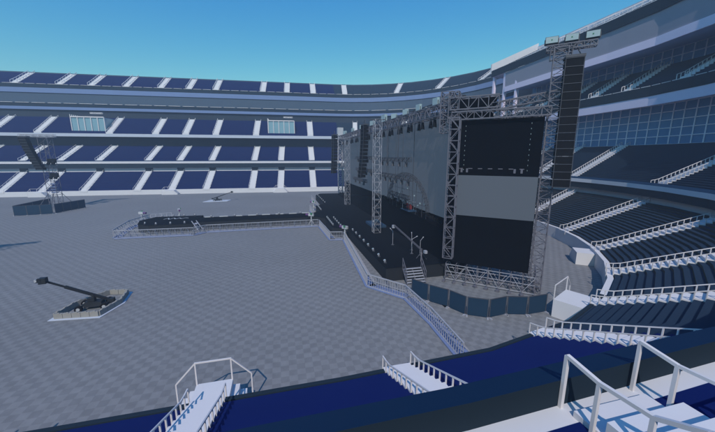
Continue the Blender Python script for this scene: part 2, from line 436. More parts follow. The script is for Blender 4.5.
# ------------------------------------------------------------------ exit platforms on the floor
def platform(s, label, w=1.35, depth=1.25, left=True, right=True, rail=True):
    A = station(s) if not (0 < s < S3) else None
    o_ = P(s, 0); e = P(s, 1); u = -(e-o_).normalized(); rz = math.atan2(u.y, u.x)-math.pi/2   # local +y points onto the floor
    root = thing('exit_platform', label, 'platform', (o_.x, o_.y, 0), rz, 'white exit platforms at the foot of the stands')
    b = MB(); b.box((0, depth/2+.02, .58), (w, depth, 1.16)); b.build('deck', 'white', root)
    for sg, on in ((1, right), (-1, left)):
        if not on: continue
        b = MB()
        for k in range(3):
            h = .9-.27*k; b.box((sg*(w/2+.13+.26*k), depth/2+.02, h/2), (.258, depth-.02, h))
        st = b.build('side_steps', 'white', root)
        if rail:
            b = MB(); x0 = sg*(w/2-.02); x1 = sg*(w/2+.72)
            b.bar((x0,depth,1.16),(x0,depth,2.1),.05); b.bar((x0,depth,2.1),(x1,depth,1.3),.05); b.bar((x1,depth,1.3),(x1,depth,.36),.05)
            b.build('side_rail', 'rail', st)
    if rail:
        b = MB(); b.bar((-w/2,depth,2.1),(w/2,depth,2.1),.05); 
        for x in (-w/2+.02, w/2-.02): b.bar((x,depth,1.16),(x,depth,2.1),.05)
        b.build('front_rail', 'rail', root)
    return root
platform(-8.9, 'white exit platform with side steps at the foot of the foreground stand')
platform(12.7, 'white railed exit platform below the dark stand beside the blue fence panels', w=2.3, depth=1.8, left=False)
platform(26.2, 'white exit platform at the curved wall between the screen and the dark seats', w=1.9, depth=1.5, left=False, rail=False)
for s, l in ((154.3, 'small white exit platform against the far wall behind the satellite stage'), (125.1, 'small white exit platform against the far wall above the middle of the catwalk'), (185.2, 'small white exit platform against the far wall beside the delay tower')):
    platform(s, l, w=2.4, depth=1.6)

# ------------------------------------------------------------------ concert stage
SH = 1.15
stage = thing('concert_stage', 'large black concert stage deck in front of the grey screen', 'stage', (14, 47, 0))
pts = [(8.0,22.5),(15.6,22.5),(15.6,75.5),(9.5,76),(8,73),(8,58.4),(6.2,57),(6.2,51),(5.0,49.6),(5.0,46.2),(6.2,44.6),(6.2,38.4),(8.0,37.0)]
b = MB(); b.prism(pts, SH-.06, SH); b.build('deck', 'stage', stage)
b = MB()
for a, c in zip(pts, pts[1:]+pts[:1]): b.quad((*a,0),(*c,0),(*c,SH-.06),(*a,SH-.06))
b.build('skirt', 'skirt', stage)
cw = thing('catwalk', 'long narrow black catwalk running from the stage to the satellite stage', 'catwalk', (-4, 47.9, 0))
b = MB(); b.box((-3.4,47.9,SH-.03),(16.7,3.3,.06)); b.build('deck', 'stage', cw)
b = MB(); b.box((-3.4,47.9,(SH-.06)/2),(16.68,3.26,SH-.06)); b.build('skirt', 'skirt', cw)
b = MB()
for k in range(8): b.box((-10.6+2.05*k, 49.45, SH+.06), (1.2,.16,.12))
b.build('edge_strip', 'lightgrey', cw)
sat = thing('satellite_stage', 'low black satellite stage at the outer end of the catwalk', 'stage', (-15.5, 48.3, 0))
sp = [(-11.8,45.2),(-11.8,51.4),(-18.4,51.6),(-19.6,49.0),(-18.9,46.6),(-17.2,45.2)]
b = MB(); b.prism(sp, SH-.06, SH); b.build('deck', 'stage', sat)
b = MB()
for a, c in zip(sp, sp[1:]+sp[:1]): b.quad((*a,0),(*c,0),(*c,SH-.06),(*a,SH-.06))
b.build('skirt', 'skirt', sat)
b = MB()   # pale squiggle of script lettering painted on the deck
xs = [(-16.6,49.2),(-16.2,50.1),(-15.9,49.0),(-15.4,50.0),(-15.1,49.1),(-14.7,49.9),(-14.3,49.2),(-13.9,49.8),(-13.4,49.5)]
for a, c in zip(xs, xs[1:]): b.bar((*a,SH+.012),(*c,SH+.012),.14,.008)
b.build('script_mark', 'lightgrey', sat)
b = MB()
for k in range(4): b.box((-11.55+.16*k*0, 46.0, 1.0-.27*k), (.5,1.4,.06)); 
b.bar((-11.4,45.4,1.5),(-10.4,44.6,.3),.08); b.bar((-11.9,45.1,1.5),(-10.9,44.2,.3),.08)
b.build('access_steps', 'barrier', sat)

# side stairs of the stage
ss = thing('stage_stairs', 'short metal stage stairs with handrails by the near stage corner', 'stairs', (10.2, 22.4, 0))
b = MB()
for k in range(6): b.box((0, -.12-.16*k, 1.02-.17*k), (1.55,.17,.04))
b.build('tread', 'barrier', ss)
for x in (-.8, 0, .8):
    b = MB(); b.bar((x,-.02,1.0),(x,-1.05,.05),.05,.12); b.build('stringer', 'steel', ss)
for x in (-.82, .82):
    b = MB(); b.bar((x,0,1.95),(x,-1.0,1.0),.04)
    for k in range(4): b.bar((x,-.32*k,1.9-.3*k),(x,-.32*k,1.0-.3*k),.035)
    b.bar((x,0,1.5),(x,-1.0,.55),.03); b.build('handrail', 'steel', ss)

# main screen: shallow curved grey LED wall behind a straight roof truss
mscr = thing('led_screen', 'huge grey LED wall across the back of the stage', 'screen', (15, 48, 0))
b = MB(); b.box((15.02,48.6,9.1),(.06,49.4,9.6)); b.build('display', 'screen', mscr)
b = MB(); b.box((15.3,48.6,7.6),(.44,49.6,12.9)); b.build('backing', 'black', mscr)
b = MB()
for y in (33.0, 41.5): b.bar((14.8,y,SH),(14.8,y,14.3),.045)
b.build('hanging_cable', 'gsteel', mscr)
rs = thing('stage_riser', 'long black stepped riser along the foot of the LED wall', 'riser', (14, 48, 0))
prof = [(23.2,3.6),(27,3.95),(32,4.2),(38,4.5),(44,4.1),(49,3.66),(56,2.95),(64,2.2),(71,1.7),(73.5,1.55)]
b = MB()
for (y0,z0),(y1,z1) in zip(prof, prof[1:]):
    b.hexa([(13.3,y0,SH+.01),(14.92,y0,SH+.01),(14.92,y1,SH+.01),(13.3,y1,SH+.01),(13.6,y0,z0),(14.92,y0,z0),(14.92,y1,z1),(13.6,y1,z1)])
b.build('platform', 'black', rs)
rr = random.Random(3)
def rz_(y):
    for (y0,z0),(y1,z1) in zip(prof, prof[1:]):
        if y <= y1: return z0+(z1-z0)*(y-y0)/(y1-y0)
for k in range(26):
    y = 23.8+.95*k; h = rr.uniform(.12,.34); b = MB(); b.box((14.5, y, rz_(y)-.05+h/2), (rr.uniform(.25,.4),rr.uniform(.3,.5),h+.1), rr.random()); b.build('footlight_case', 'speaker', rs)

# roof truss with lamps above the main screen
rt = thing('roof_truss', 'steel lighting truss spanning above the grey LED wall', 'truss')
TX = 14.0
b = MB(); b.truss((TX,24.0,14.0),(TX,73.5,14.3), .9, .95, step=1.0, t=.09, td=.05); b.build('front_truss', 'steel', rt)
b = MB(); b.truss((TX+1.3,24.5,14.9),(TX+1.3,73.5,15.0), .5, .5, step=1.2, t=.07); b.build('rear_truss', 'gsteel', rt)
b = MB()
for k in range(14): b.bar((TX,25+3.6*k,14.6),(TX+1.3,25+3.6*k,15.0),.06)
b.build('spreader', 'steel', rt)
# hanging lamps, under the truss
spot = thing('spotlight', 'x', 'spotlight', (TX, 25.2, 13.4), 0, 'black spotlights hanging under the roof truss')
b = MB(); b.box((0,0,.02),(.22,.22,.14)); b.bar((0,0,.1),(0,0,.25),.06); b.build('mount', 'gsteel', spot)
b = MB(); b.tube((0,0,-.1),(-.06,-.03,-.75),.13,10,.19); b.build('lamp_head', 'speaker', spot)
b = MB(); b.tube((-.062,-.03,-.75),(-.063,-.03,-.77),.16,10); b.build('lens', 'lens', spot)
spot['label'] = 'black spotlight under the roof truss, one of the row above the grey screen'
for k in range(1, 26):
    y = 25.2+1.15*k+.014*k*k*1.6
    dup(spot, (TX-.25*(k % 2), y, 13.4), (k*37 % 60)*.02, 'black spotlight under the roof truss, one of the row above the grey screen')
fl = thing('floodlight', 'pale square floodlight standing on the roof truss, one of a spaced row', 'floodlight', (TX-.1, 26.6, 14.5), 0, 'pale floodlights on the roof truss')
b = MB(); b.box((0,0,.42),(.25,.75,.6),.1); b.build('housing', 'lens', fl)
b = MB(); b.bar((0,-.42,.02),(0,-.42,.5),.05); b.bar((0,.42,.02),(0,.42,.5),.05); b.bar((0,-.42,.03),(0,.42,.03),.05); b.build('yoke', 'gsteel', fl)
for k, (y, sc) in enumerate(((30.2,1),(33.6,1),(37.2,1),(41.0,1.5),(46.5,1.2),(52.5,1.2),(59.5,1.3),(67,1.4))):
    dup(fl, (TX-.1, y, 14.5), .2*(k % 3), 'pale square floodlight standing on the roof truss, one of a spaced row', (sc,sc,sc))

# far proscenium column and its neighbours
pc = thing('lattice_column', 'pale lattice column at the far end of the LED wall', 'column', (14.0, 73.0, 0))
b = MB(); b.truss((0,0,SH),(0,0,16.2), 1.0, 1.0, step=1.0, t=.12, td=.08); b.build('lattice', 'barrier', pc)
b = MB(); b.box((0,0,15.8),(1.3,1.3,1.8)); b.build('hoist_box', 'lightgrey', pc)

def line_array(name, label, x, y, ztop, zbot, w, dep, curve, rz, n, group='line array loudspeakers hung around the stage'):
    root = thing(name, label, 'loudspeaker', (x, y, 0), rz, group)
    h = (ztop-zbot)/n
    fr = MB(); fr.box((0,0,ztop+.12),(w*1.1,dep*1.1,.16)); fr.bar((-w*.4,0,ztop+.2),(0,0,ztop+.9),.05); fr.bar((w*.4,0,ztop+.2),(0,0,ztop+.9),.05); fr.build('flying_frame', 'gsteel', root)
    for k in range(n):
        t = (k+.5)/n; off = -curve*t*t
        b = MB(); z = ztop-h*(k+.5)
        tl = curve*2*t/(ztop-zbot)*.5
        b.hexa([(-w/2,-dep/2+off-tl*0,z-h*.46),(w/2,-dep/2+off,z-h*.46),(w/2,dep/2+off,z-h*.40),(-w/2,dep/2+off,z-h*.40),
                (-w/2,-dep/2+off,z+h*.46),(w/2,-dep/2+off,z+h*.46),(w/2,dep/2+off,z+h*.40),(-w/2,dep/2+off,z+h*.40)])
        b.build('speaker_cabinet', 'speaker', root)
    b = MB()
    for k in range(n+1):
        t = k/n; off = -curve*t*t; z = ztop-h*k
        b.bar((-w*.52,-dep/2+off-.02,z),(w*.52,-dep/2+off-.02,z),.03)
    for q in (-.52,.52):
        for k in range(n): t = k/n; t2 = (k+1)/n; b.bar((w*q,-dep/2-curve*t*t-.02,ztop-h*k),(w*q,-dep/2-curve*t2*t2-.02,ztop-h*(k+1)),.03)
    b.build('rigging', 'gsteel', root)
    return root
line_array('line_array', 'long black line array hanging in front of the far half of the LED wall', 12.2, 44.6, 14.5, 7.0, .95, .8, .5, R(-80), 14)
line_array('line_array', 'thin dark line array hanging beyond the far end of the LED wall', 11.5, 66.0, 14.5, 6.6, 1.2, .9, .3, R(-80), 12)

# ladder-like truss tower standing on the stage and the lamp bars around it
lt = thing('lighting_tower', 'pale ladder-like lattice tower standing on the stage before the LED wall', 'tower', (10.9, 34.4, SH))
b = MB(); b.truss((0,0,0),(0,0,13.0), .8, .8, step=1.0, t=.04, td=.025); b.build('lattice', 'barrier', lt)
for k in range(7): b = MB(); b.box((0,0,.3+.72*k),(.5,.5,.2)); b.build('lamp_box', 'gsteel', lt)
b = MB(); b.bar((-.9,0,13.0),(.9,0,13.0),.1); b.bar((0,-.9,13.2),(0,.9,13.2),.1); b.build('head_frame', 'gsteel', lt)
lt2 = dup(lt, (12.2, 57.0, SH), .2, 'pale lattice tower at the far side of the stage, partly hidden by a line array', (1,1,.95))

def lamp_bar(label, x, y0, y1, z, n, lamps=True):
    root = thing('lamp_bar', label, 'light bar', (x, (y0+y1)/2, z), 0, 'lamp bars hanging before the LED wall'); L = (y1-y0)/2
    b = MB(); b.truss((0,-L,0),(0,L,0), .3, .42, step=.6, t=.05); b.build('truss', 'gsteel', root)
    b = MB(); b.bar((0,-L*.3,.2),(0,-L*.3,14.0-z),.03); b.bar((0,L*.4,.2),(0,L*.4,14.0-z),.03); b.build('cable', 'gsteel', root)
    for k in range(n):
        y = -L+2*L*(k+.5)/n
        h = MB(); h.tube((0,y,-.25),(-.05,y,-.72),.14,8,.2); h.bar((0,y,-.2),(0,y,-.05),.06); h.build('lamp_head', 'gsteel', root)
lamp_bar('upper lamp bar hanging before the middle of the LED wall', 12.4, 28.5, 38.0, 9.75, 5)
lamp_bar('lower lamp bar hanging just above the small arch', 12.4, 28.0, 38.4, 7.9, 6)
lamp_bar('shortest lamp bar hanging low over the stage between two taller ones', 13.5, 31.0, 37.0, 5.6, 3)
lamp_bar('upper far lamp bar crossing behind the long line array', 13.0, 41.5, 53, 9.9, 4)
lamp_bar('lower far lamp bar crossing behind the long line array', 13.0, 42.5, 53, 8.0, 4)
lamp_bar('lowest far lamp bar near the far column of the LED wall', 13.0, 46.5, 55, 6.3, 3)

# arch of dotted lamps over the stage
ar = thing('arched_truss', 'small arched truss dotted with lamps standing before the LED wall', 'arch', (13.45, 31.9, 4.1))
b = MB(); N = 16; prev = None; spots = []
for k in range(N+1):
    t = math.pi*(.05+.9*k/N); p = Vector((0, -5.6*math.cos(t), 4.0*math.sin(t)+.1))
    if prev:
        b.truss(prev, p, .26, .26, step=.4, t=.032)
    prev = p; spots.append(p)
b.build('arch', 'gsteel', ar)
b = MB(); rr = random.Random(5)
for k in range(16):
    t = math.pi*rr.uniform(.12,.88); r = rr.uniform(2.8,5.2); b.box((.1, -r*math.cos(t), r*.72*math.sin(t)+.1), (.10,.13,.13))
b.build('lamp_cluster', 'lens', ar)
b = MB()
for k in range(1,9):
    t = math.pi*k/9; b.bar((.05, -5.4*math.cos(t), 3.9*math.sin(t)+.1), (.05, -5.4*math.cos(t), 0), .03)
for z in (1.2,2.4): b.bar((.05,-5.2*math.sqrt(max(0,1-(z/4)**2)),z),(.05,5.2*math.sqrt(max(0,1-(z/4)**2)),z),.03)
b.build('curtain_wire', 'gsteel', ar)

# instruments and band gear
dr = thing('drum_kit', 'drum kit with a red cloth on a blue rug at the foot of the arch', 'drum kit', (13.9, 32.0, 4.16)); dr.scale = (.6,.75,.75)
b = MB(); b.box((0,-.3,.04),(1.9,3.2,.08)); b.build('rug', 'rug', dr)
b = MB(); b.tube((.2,-.35,.42),(.2,.35,.42),.4,14); b.build('bass_drum', 'red', dr)
for x, y, z, r in ((-.3,.5,.85,.2),(.1,.8,.8,.22),(-.45,-.5,.55,.26)):
    b = MB(); b.tube((x,y,z-.15),(x,y,z+.1),r,12); b.build('tom_drum', 'red', dr)
for x, y in ((-.7,.9),(.6,-.9),(.7,1.0)):
    b = MB(); b.tube((x,y,1.25),(x,y,1.27),.3,12); b.bar((x,y,.05),(x,y,1.3),.03); b.build('cymbal', 'lightgrey', dr)
kb = thing('keyboard_riser', 'low blue keyboard riser on the stage beside the lattice tower', 'riser', (12.0, 38.2, SH)); kb.scale = (.7,.8,.7)
b = MB(); b.box((0,0,.2),(2.6,4.2,.4)); b.build('platform', 'rug', kb)
b = MB(); b.box((0,-.4,1.15),(.4,1.4,.1)); b.build('keyboard', 'lightgrey', kb)
b = MB(); b.bar((0,-.9,.4),(0,.1,1.1),.04); b.bar((0,.1,.4),(0,-.9,1.1),.04); b.build('keyboard_stand', 'gsteel', kb)
for k in range(6): b = MB(); b.box((.5-.3*(k%3), .6+.4*(k//3), .55), (.18,.18,.3)); b.build('equipment_case', 'lightgrey', kb)
# long pale crane arm lying over the near part of the stage
jc = thing('camera_crane', 'thin camera crane with a pale head beside the near stage stairs', 'camera crane', (11.7, 23.8, SH), 0)
b = MB(); b.truss((0,0,.9),(-.9,4.4,2.2), .09,.09, step=.3, t=.022); b.build('arm', 'steel', jc)
b = MB(); b.bar((0,0,0),(0,0,1.0),.08)
for a in (0,2.1,4.2): b.bar((0,0,.7),(.5*math.cos(a),.5*math.sin(a),0),.05)
b.build('tripod', 'steel', jc)
b = MB(); b.box((-.95,4.5,2.05),(.24,.24,.3)); b.build('camera_head', 'barrier', jc)
b = MB(); b.box((.12,-.5,.85),(.24,.3,.24)); b.build('counterweight', 'barrier', jc)
for k, (x,y) in enumerate(((11.6,25.6),(12.1,24.9),(12.0,26.6),(10.9,28.8))):
    ms = thing('microphone_stand', ['thin microphone stand right beside the camera crane base','second microphone stand behind the camera crane base','microphone stand halfway along the camera crane arm','microphone stand near the head of the camera crane'][k], 'mic stand', (x,y,SH), .6*k, 'microphone stands on the near half of the stage')
    b = MB(); b.tube((0,0,0),(0,0,.04),.16,10); b.build('base', 'gsteel', ms)
    b = MB(); b.bar((0,0,.04),(0,0,1.45),.035); b.bar((0,0,1.4),(.4,0,1.6),.03); b.build('pole', 'barrier', ms)
    b = MB(); b.tube((.4,0,1.6),(.52,0,1.65),.04,8); b.build('microphone', 'lightgrey', ms)

# small footlights along the deck edges
ft = None
def footlights(pts, step, label, z=SH):
    global ft
    for (x0,y0),(x1,y1) in zip(pts, pts[1:]):
        n = max(1, round(math.hypot(x1-x0,y1-y0)/step)); rz = math.atan2(y1-y0, x1-x0)
        for k in range(n):
            w = (k+.5)/n; p = (x0+(x1-x0)*w, y0+(y1-y0)*w, z)
            if ft is None:
                ft = thing('footlight', label, 'footlight', p, rz, 'small footlights along the stage edges')
                b = MB(); b.box((0,0,.03),(.24,.2,.06)); b.bar((-.12,0,.04),(-.12,0,.22),.03); b.bar((.12,0,.04),(.12,0,.22),.03); b.build('base', 'gsteel', ft)
                b = MB(); b.tube((0,.0,.1),(0,.07,.28),.09,10,.11); b.build('lamp_head', 'barrier', ft)
                b = MB(); b.tube((0,.07,.28),(0,.075,.29),.09,10); b.build('lens', 'lens', ft)
            else: dup(ft, p, rz, label)
footlights([(8.35,22.9),(8.35,36.6)], 1.7, 'small footlight on the near front edge of the main stage')
footlights([(8.35,58.8),(8.35,72.5)], 2.2, 'small footlight on the far front edge of the main stage')
footlights([(6.5,38.8),(6.5,45)], 1.1, 'small footlight on the front edge of the stage thrust')
footlights([(7.4,37.9),(7.4,44.6)], 1.3, 'small footlight on the second row behind the thrust edge')
footlights([(6.5,51),(6.5,56.6)], 1.2, 'small footlight on the far thrust edge beyond the catwalk')
footlights([(-11.9,49.3),(4.5,49.3)], 3.3, 'small footlight on the far edge of the catwalk')
footlights([(-18.6,46.9),(-17.2,45.45),(-12.0,45.45)], 1.6, 'small footlight on the near edge of the satellite stage')
footlights([(-18.2,51.3),(-12.2,51.2)], 1.7, 'small footlight on the far edge of the satellite stage')

# broadcast cameras on pale pedestals
def cam_rig(x, y, z, rz, label, s=1.0):
    r_ = thing('broadcast_camera', label, 'camera', (x,y,z), rz, 'broadcast cameras around the stage'); r_.scale = (s,s,s)
    b = MB()
    for a in (0,2.1,4.2): b.bar((0,0,.9),(.45*math.cos(a),.45*math.sin(a),0),.06)
    b.bar((0,0,.6),(0,0,1.3),.12); b.build('pedestal', 'lightgrey', r_)
    b = MB(); b.box((0,0,1.45),(.7,.28,.32)); b.build('camera_body', 'lightgrey', r_)
    b = MB(); b.tube((.35,0,1.45),(.75,0,1.45),.11,10,.14); b.build('lens', 'purple', r_)
    b = MB(); b.box((-.1,.22,1.62),(.25,.08,.2)); b.build('viewfinder', 'green', r_)
cam_rig(4.2,45.0,0,2.6,'pale broadcast camera on the floor in the angle of catwalk and thrust',1.15)
cam_rig(7.4,36.0,0,2.2,'pale broadcast camera on the floor beside the near thrust corner',1.1)
cam_rig(6.0,58.5,0,2.4,'pale broadcast camera on the floor at the far thrust corner',1.1)
cam_rig(-20.9,53.2,0,-.4,'pale broadcast camera beyond the outer end of the satellite stage',1.1)
cam_rig(-16.2,55.0,0,-1.2,'pale broadcast camera behind the satellite stage',1.1)

# ------------------------------------------------------------------ side screen, towers and scaffolding
A0 = Vector((13.25,21.95,0)); A1 = Vector((17.55,18.0,0)); DU = (A1-A0).normalized(); NW = Vector((-DU.y,DU.x,0)); L = (A1-A0).length; BZ = math.atan2(DU.y, DU.x)
im = thing('side_screen', 'black side screen with a grey middle panel facing the foreground stand', 'screen', tuple(A0), BZ)
# local x runs along the screen, -y faces the audience
b = MB(); b.box((L/2-.2,.25,7.1),(L+.4,.5,11.2)); b.build('black_surround', 'black', im)
b = MB(); b.box((L/2+.12,-.02,7.05),(L-.28,.04,3.15)); b.build('display', 'screen', im)
for x, n in ((.75,10),(L-.75,10)):
    b = MB()
    for k in range(n): b.box((x,-.03,12.3-.36*k),(.025,.03,.08))
    b.build('cable_marker', 'lens', im)
b = MB()
for k in range(7): b.box((.55+.7*k,-.03,9.15),(.3,.03,.06))
for x in (.62,1.02,4.3,4.75): b.box((x,-.04,9.0),(.14,.05,.3))
b.build('bracket_row', 'steel', im)
def loc(u, w, z): return A0+DU*u-NW*w+Vector((0,0,z))      # w towards the audience
tw = thing('screen_tower', 'tall steel lattice tower between the grey LED wall and the side screen', 'tower', tuple(loc(.05,.55,0)), BZ)
b = MB(); w_ = .36
for x in (-w_, w_):
    for y in (-.25, .25): b.bar((x,y,2.0),(x,y,12.9),.075)
n = 13
for k in range(n+1):
    z = 2.0+10.9*k/n
    for y in (-.25,.25): b.bar((-w_,y,z),(w_,y,z),.05)
    for x in (-w_,w_): b.bar((x,-.25,z),(x,.25,z),.05)
    if k < n:
        z2 = 2.0+10.9*(k+1)/n; s_ = 1 if k % 2 else -1
        for y in (-.25,.25): b.bar((-w_*s_,y,z),(w_*s_,y,z2),.05)
b.build('lattice', 'steel', tw)
# top trusses
tt = thing('screen_top_truss', 'double-deck steel truss frame on top of the side screen', 'truss', tuple(A0), BZ)
b = MB(); b.truss((-.3,.1,13.05),(L+.3,.1,13.05), .8,.55, step=.55, t=.08, td=.045); b.build('lower_truss', 'steel', tt)
b = MB(); b.truss((-.5,.2,13.95),(2.9,.2,13.95), .8,.85, step=.7, t=.08, td=.05); b.build('upper_truss', 'steel', tt)
b = MB(); b.box((1.35,.5,13.95),(2.7,.06,.75)); b.box((1.2,.5,13.1),(2.7,.06,.5)); b.build('black_infill', 'black', tt)
b = MB(); b.truss((2.4,.3,13.6),(L+1.2,.9,14.3), .5,.5, step=.6, t=.06); b.build('raking_truss', 'steel', tt)
b = MB(); b.truss((-.9,.9,11.9),(-.9,.9,15.0), .9,.9, step=.5, t=.08, td=.05); b.truss((-.3,.4,12.6),(-.3,.4,14.9), .7,.7, step=.4, t=.07, td=.05)
b.truss((-1.2,1.6,13.2),(0,0,14.6), .5,.5, step=.4, t=.07); b.build('corner_cluster', 'steel', tt)
# right lattice tower
rtw = thing('lattice_tower', 'tall lattice tower at the outer edge of the side screen topped by three lamps', 'tower', (18.15,18.05,0), BZ)
b = MB(); b.truss((.1,0,0),(.1,0,17.0), .8,.8, step=.55, t=.055, td=.035); b.build('mast', 'steel', rtw)
b = MB(); b.truss((-.45,.55,0),(-.45,.55,13.0), .45,.45, step=.5, t=.045, td=.03); b.build('rear_mast', 'steel', rtw)
b = MB(); b.truss((-.75,-.1,17.0),(1.95,-.1,17.0), .45,.3, step=.35, t=.06, td=.035); b.build('cross_arm', 'steel', rtw)
b = MB(); b.truss((.1,0,16.3),(.1,-.1,17.0), 1.2,.6, step=.35, t=.05); b.build('head_block', 'steel', rtw)
for k, x in enumerate((-.5,.6,1.7)):
    lamp = thing('floodlight', ['left pale rectangular floodlight above the tall right tower','middle pale rectangular floodlight above the tall right tower','right pale rectangular floodlight above the tall right tower'][k], 'floodlight', tuple(Vector((18.15,18.05,17.2))+DU*x-NW*.1), BZ-.05*k, 'three floodlights on the tall tower')
    b = MB(); b.box((0,0,.32),(.74,.22,.42)); b.build('housing', 'gsteel', lamp)
    b = MB(); b.box((0,-.12,.32),(.68,.03,.37)); b.build('glass', 'lens', lamp)
    b = MB(); b.box((0,-.14,.32),(.07,.02,.07)); b.build('indicator', 'green', lamp)
    b = MB(); b.bar((-.39,0,.05),(-.39,0,.4),.04); b.bar((.39,0,.05),(.39,0,.4),.04); b.bar((-.39,0,.05),(.39,0,.05),.04); b.build('yoke', 'gsteel', lamp)
line_array('line_array', 'large black line array hanging on the tall right tower', 18.75, 17.45, 16.2, 8.0, .98, .85, .35, BZ+.1, 16)
# scaffold base under the side screen
sb = thing('scaffold_base', 'low steel scaffold base under the side screen', 'scaffold', tuple(A0), BZ)
b = MB()
for k in range(9):
    x = -.1+k*(L+.6)/8
    for y in (-.45,.6,1.7,2.8):
        b.bar((x,y,0),(x,y,1.45),.05)
        b.tube((x,y,0),(x,y,.04),.09,8)
    b.bar((x,-.45,1.45),(x,2.8,1.45),.05); b.bar((x,-.45,.15),(x,2.8,.15),.045); b.bar((x,-.45,.1),(x,.6,1.45),.035); b.bar((x,1.7,.1),(x,.6,1.45),.035); b.bar((x,1.7,1.45),(x,2.8,.1),.035)
b.build('upright_frame', 'steel', sb)
b = MB()
for y in (-.45,.6,1.7,2.8):
    for z in (.15,.8,1.4): b.bar((-.1,y,z),(L+.5,y,z),.04)
    for k in range(8):
        x = -.1+k*(L+.6)/8; x2 = -.1+(k+1)*(L+.6)/8; b.bar((x,y,.15 if k%2 else 1.4),(x2,y,1.4 if k%2 else .15),.03)
b.build('bracing', 'barrier', sb)
for k in range(9):
    for y in (-.9,.3,1.1,2.2): b = MB(); b.box((-.1+k*(L+.6)/8+.2*(y>1), y, .09),(.22,.26,.16), .3*k); b.build('ballast_weight', 'steel', sb)
# boom poles going up behind the side screen

# ------------------------------------------------------------------ blue fence panels by the side screen
FP = [((412.9,0),(9.13,19.66)),]
pp = [(9.0,19.75),(9.75,18.45),(10.65,17.3),(11.2,16.1),(12.35,15.4),(13.75,15.55),(15.0,15.15),(16.55,15.2)]
LB = ['blue fence panel nearest the metal stage stairs','second blue fence panel from the metal stage stairs','third blue fence panel from the metal stage stairs','middle panel of the seven blue fence panels','third blue fence panel from the white railed platform','second blue fence panel from the white railed platform','blue fence panel nearest the white railed platform']
def fence_panel(a, c, label, group, h=1.15, gap=.08):
    a = Vector((*a,0)); c = Vector((*c,0)); d = c-a; l = d.length*(1-gap); rz = math.atan2(d.y,d.x); m = (a+c)/2
    r_ = thing('fence_panel', label, 'fence panel', tuple(m), rz, group)
    b = MB(); b.box((0,0,.08+h/2),(l-.06,.03,h)); b.build('sheet', 'panel', r_)
    b = MB()
    for x in (-l/2,l/2): b.bar((x,.0,0),(x,0,h+.14),.05)
    b.bar((-l/2,0,h+.12),(l/2,0,h+.12),.04); b.build('frame', 'gsteel', r_)
    for x in (-l/2,l/2):
        f_ = MB(); f_.box((x,0,.03),(.1,.5,.06)); f_.build('foot', 'barrier', r_)
    return r_
for k in range(7): fence_panel(pp[k], pp[k+1], LB[k], 'blue fence panels in front of the side screen')
pb = thing('control_post', 'slim black control post with a red top between two blue fence panels', 'post', (10.62,17.55,0))
b = MB(); b.bar((0,0,0),(0,0,1.05),.12); b.box((0,0,.02),(.4,.4,.04)); b.build('post', 'speaker', pb)
b = MB(); b.box((0,0,1.12),(.22,.18,.16)); b.build('cap', 'red', pb)

# ------------------------------------------------------------------ crowd barriers
proto = {}
def barrier_run(pts, where, L0=1.6):
    cnt = 0
    for (x0,y0),(x1,y1) in zip(pts, pts[1:]):
        l = math.hypot(x1-x0,y1-y0); n = max(1, round(l/L0)); rz = math.atan2(y1-y0,x1-x0); w = l/n
        for k in range(n):
            c = ((x0+(x1-x0)*(k+.5)/n), (y0+(y1-y0)*(k+.5)/n), 0)
            lab = 'crowd barrier with blue kick plate '+where
            if 'b' not in proto:
                r_ = thing('crowd_barrier', lab, 'barrier', c, rz, 'crowd barriers around the stage and catwalk')
                b = MB(); h = L0/2
                b.bar((-h,0,1.05),(h,0,1.05),.07); b.bar((-h,0,.1),(h,0,.1),.05)
                for q in range(9): b.bar((-h+L0*q/8,0,.1),(-h+L0*q/8,0,1.05),.03)
                b.bar((-h,0,.6),(h,0,.6),.03); b.build('front_grille', 'barrier', r_)
                b = MB()
                for q in (-h*.9, 0, h*.9): b.bar((q,0,1.0),(q,.75,.05),.05)
                b.bar((-h,.75,.05),(h,.75,.05),.04); b.build('rear_brace', 'barrier', r_)
                b = MB(); b.box((0,-.06,.05),(L0,.22,.06)); b.box((0,.4,.02),(L0,.7,.03)); b.build('kick_plate', 'kick', r_)
                r_.scale = (w/L0,1,1); proto['b'] = r_
            else: dup(proto['b'], c, rz, lab, (w/L0,1,1))
barrier_run([(8.35,12.0),(8.5,15.6),(8.3,19.2),(6.25,21.9),(7.2,35.9)][::-1], 'in the run towards the foreground stand')
barrier_run([(7.1,36.0),(5.6,36.3),(5.2,44.0)][::-1], 'round the near corner of the stage thrust')
barrier_run([(5.1,44.3),(-10.0,44.2),(-11.2,42.9),(-20.3,43.3)][::-1], 'along the near side of the catwalk and satellite stage')
barrier_run([(-20.6,43.8),(-21.4,50.0),(-20.4,54.8),(-17.6,56.0)][::-1], 'round the outer end of the satellite stage')
barrier_run([(5.3,51.2),(5.2,58.5),(7.0,59.4),(7.0,73.5)][::-1], 'along the far stage front beyond the catwalk')

# ------------------------------------------------------------------ boom machine in its low block enclosure
enc = [(-12.75+(x+12.75)*.9, 22.9+(y-22.9)*.86) for x, y in [(-14.3,21.75),(-11.5,21.45),(-10.95,23.4),(-11.2,25.3),(-12.6,25.6),(-14.0,23.7)]]
er = thing('block_enclosure', 'low beige block barrier ring around the boom machine on the open floor', 'barrier', (-12.6,23.3,0))
LBL = []
for a, c in zip(enc, enc[1:]+enc[:1]):
    n = max(2, round(math.hypot(c[0]-a[0],c[1]-a[1])/.55)); rz = math.atan2(c[1]-a[1],c[0]-a[0]); w = math.hypot(c[0]-a[0],c[1]-a[1])/n
    for k in range(n):
        x = a[0]+(c[0]-a[0])*(k+.5)/n; y = a[1]+(c[1]-a[1])*(k+.5)/n
        b = MB(); b.box((x,y,.19),(w*.96,.14,.34),rz); b.box((x,y,.37),(w*.3,.10,.05),rz); b.build('barrier_block', 'concrete', er)
